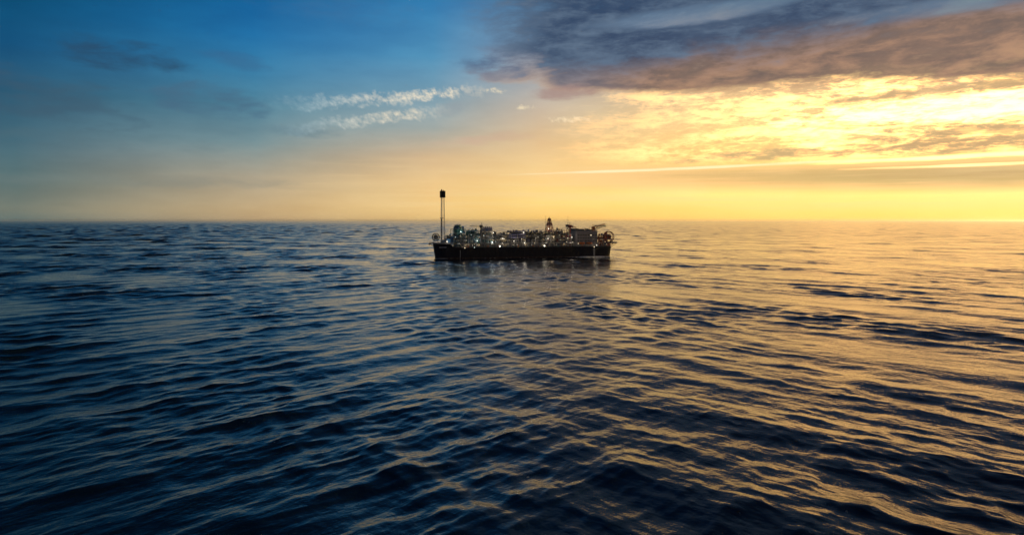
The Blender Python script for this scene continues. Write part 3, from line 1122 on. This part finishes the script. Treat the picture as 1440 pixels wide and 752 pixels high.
# lifeboats in davits
def lifeboat(x):
    lb = node('lifeboat', ship)
    b = MB()
    secs = []
    for i in range(9):
        t = -1 + i / 4
        w = 1.35 * math.sqrt(max(.02, 1 - t ** 4 * .95))
        secs.append([(x + t * 4.2, -BM - .2 + w * math.cos(a), 19.0 + 1.5 * math.sin(a) * (.55 + .45 * w / 1.35)) for a in [k * math.pi / 5 for k in range(10)]])
    vs = [p for s_ in secs for p in s_]
    fs = [(i * 10 + k, i * 10 + (k + 1) % 10, (i + 1) * 10 + (k + 1) % 10, (i + 1) * 10 + k) for i in range(8) for k in range(10)]
    fs += [tuple(range(10))[::-1], tuple(range(80, 90))]
    b.add(vs, fs).build('boat_shell', 'orange', lb, True)
    b = MB()
    for s_ in (-3, 3):
        b.path([(x + s_, -BM + 1.6, DK + .2), (x + s_, -BM + 1.6, 22), (x + s_, -BM - .3, 22.6), (x + s_, -BM - .3, 20.5)], .2)
    b.build('davit', 'pale', lb)


lifeboat(79)
lifeboat(90)

# small deck clutter along the edge
for x in range(-88, 108, 7):
    k = rnd.random()
    b = MB()
    w = rnd.uniform(1.2, 3.2)
    hgt = rnd.uniform(1.2, 3.4)
    if k < .6:
        b.box(x, x + w, -19, -17, DK + .26, DK + .26 + hgt)
        b.box(x + .2, x + w - .2, -18.8, -17.2, DK + .26 + hgt, DK + .5 + hgt)
        b.build('deck_locker', rnd.choice(['pale', 'steel', 'orange', 'teal', 'dark']), ship)
    else:
        b.vessel((x + .8, -18, DK + .7), (x + .8, -18, DK + .7 + hgt), .8, 10)
        b.build('deck_bottle', rnd.choice(['pale', 'silver', 'red']), ship, True)

# floodlights: (x, y, z, radius, glass)
LAMPS = [(-88, -16.5, 35.0, .62, 'lampg'), (-106.5, -16.5, 22.2, .66, 'lamp'), (-66.2, -16.6, 22.8, .60, 'lampg'),
         (-45.6, -16.6, 21.0, .78, 'lampg'), (-44.0, -16.4, 33.6, .62, 'lamp'), (-83.5, -21.6, 13.8, .62, 'lampw'), (-70.5, -21.6, 14.2, .5, 'lampg'),
         (-36.2, -21.6, 15.6, .86, 'lamp'), (-31.0, -16.4, 25.6, .66, 'lamp'), (-29.0, -16.4, 25.0, .45, 'lampw'), (-16.5, -20.0, 22.2, .56, 'lamp'),
         (-2.2, -16.4, 33.8, .6, 'lamp'), (-1.6, -20.2, 19.8, .58, 'lamp'), (-5.6, -20.2, 25.2, .48, 'lampw'), (25.8, -21.6, 15.6, .86, 'lamp'),
         (32.0, -17.0, 25.4, .56, 'lamp'), (40.0, -17.0, 27.0, .56, 'lampw'), (33.6, -14.0, 38.8, .56, 'lamp'),
         (60.0, -17.0, 25.8, .5, 'lampw'), (66.0, -17.0, 26.8, .58, 'lamp'), (58.0, -19.0, 20.8, .5, 'lampw'),
         (97.0, -21.6, 13.6, .62, 'lampw'), (100.6, -21.6, 15.9, .62, 'lamp'), (114, -18.6, 20.5, .4, 'lampw'), (66.5, -20, 20.4, .45, 'lampw'),
         (-57, -16.5, 30, .36, 'lampg'), (-74, -16.5, 31, .34, 'lampg'), (12, -20, 20.0, .36, 'lampw'), (48, -17, 30, .36, 'lampw'),
         (-95, -16.5, 28, .36, 'lampg'), (-12, -19.8, 17.4, .3, 'lamp'), (18, -17, 27.8, .34, 'lamp')]
for k in range(26):
    LAMPS.append((rnd.uniform(-96, 116), -16.9 if k % 3 else -20.6, rnd.uniform(16.5, 31) if k % 3 else 17.2, rnd.uniform(.22, .36), rnd.choice(['lampw', 'lampw', 'lamps'])))
for x, y, z, r_, gm in LAMPS:
    if gm == 'lamp' and r_ < .7:
        gm = 'lamps'
    fl = node('floodlight', ship)
    fl.location = (x, y, z)
    b = MB()
    b.tube((0, .25, 0), (0, .7, 0), r_ * 1.15, r_ * .7, 10)
    b.tube((0, .5, 0), (0, 1.6, -.2), .09, n=4)
    b.build('housing', 'dark', fl)
    MB().tube((0, .24, 0), (0, -.1, 0), r_, r_ * .75, 10).build('lens', gm, fl)
    if r_ >= .55:                       # the larger deck floods throw light on the machinery beside them
        ld = bpy.data.lights.new('flood_beam', 'POINT')
        ld.energy = 480 if z > 17 else 120
        ld.color = {'lampg': (.88, 1.0, .90), 'lampw': (1, .74, .45)}.get(gm, (1.0, .86, .66))
        ld.shadow_soft_size = .6
        lo = bpy.data.objects.new('flood_beam', ld)
        COL.objects.link(lo)
        lo.parent = fl
        lo.location = (0, -2.2, 1.0)

# ------------------------------------------------------------------ haze: one even body of air over the sea
def build_haze():
    me = bpy.data.meshes.new('haze')
    r, z0, z1 = 62000, -4, 104
    v = [(x, y, z) for z in (z0, z1) for x, y in ((-r, -r), (r, -r), (r, r), (-r, r))]
    f = [(3, 2, 1, 0), (4, 5, 6, 7), (0, 1, 5, 4), (1, 2, 6, 5), (2, 3, 7, 6), (3, 0, 4, 7)]
    me.from_pydata(v, [], f)
    o = bpy.data.objects.new('haze', me)
    COL.objects.link(o)
    o['kind'] = 'stuff'
    m = bpy.data.materials.new('haze')
    m.use_nodes = True
    m.node_tree.nodes.clear()
    pv = m.node_tree.nodes.new('ShaderNodeVolumePrincipled')
    pv.inputs['Color'].default_value = (.90, .92, .95, 1)
    pv.inputs['Density'].default_value = HAZE_D
    pv.inputs['Anisotropy'].default_value = 0.72
    om = m.node_tree.nodes.new('ShaderNodeOutputMaterial')
    m.node_tree.links.new(pv.outputs[0], om.inputs['Volume'])
    me.materials.append(m)


HAZE_D = 1.1e-5
build_haze()
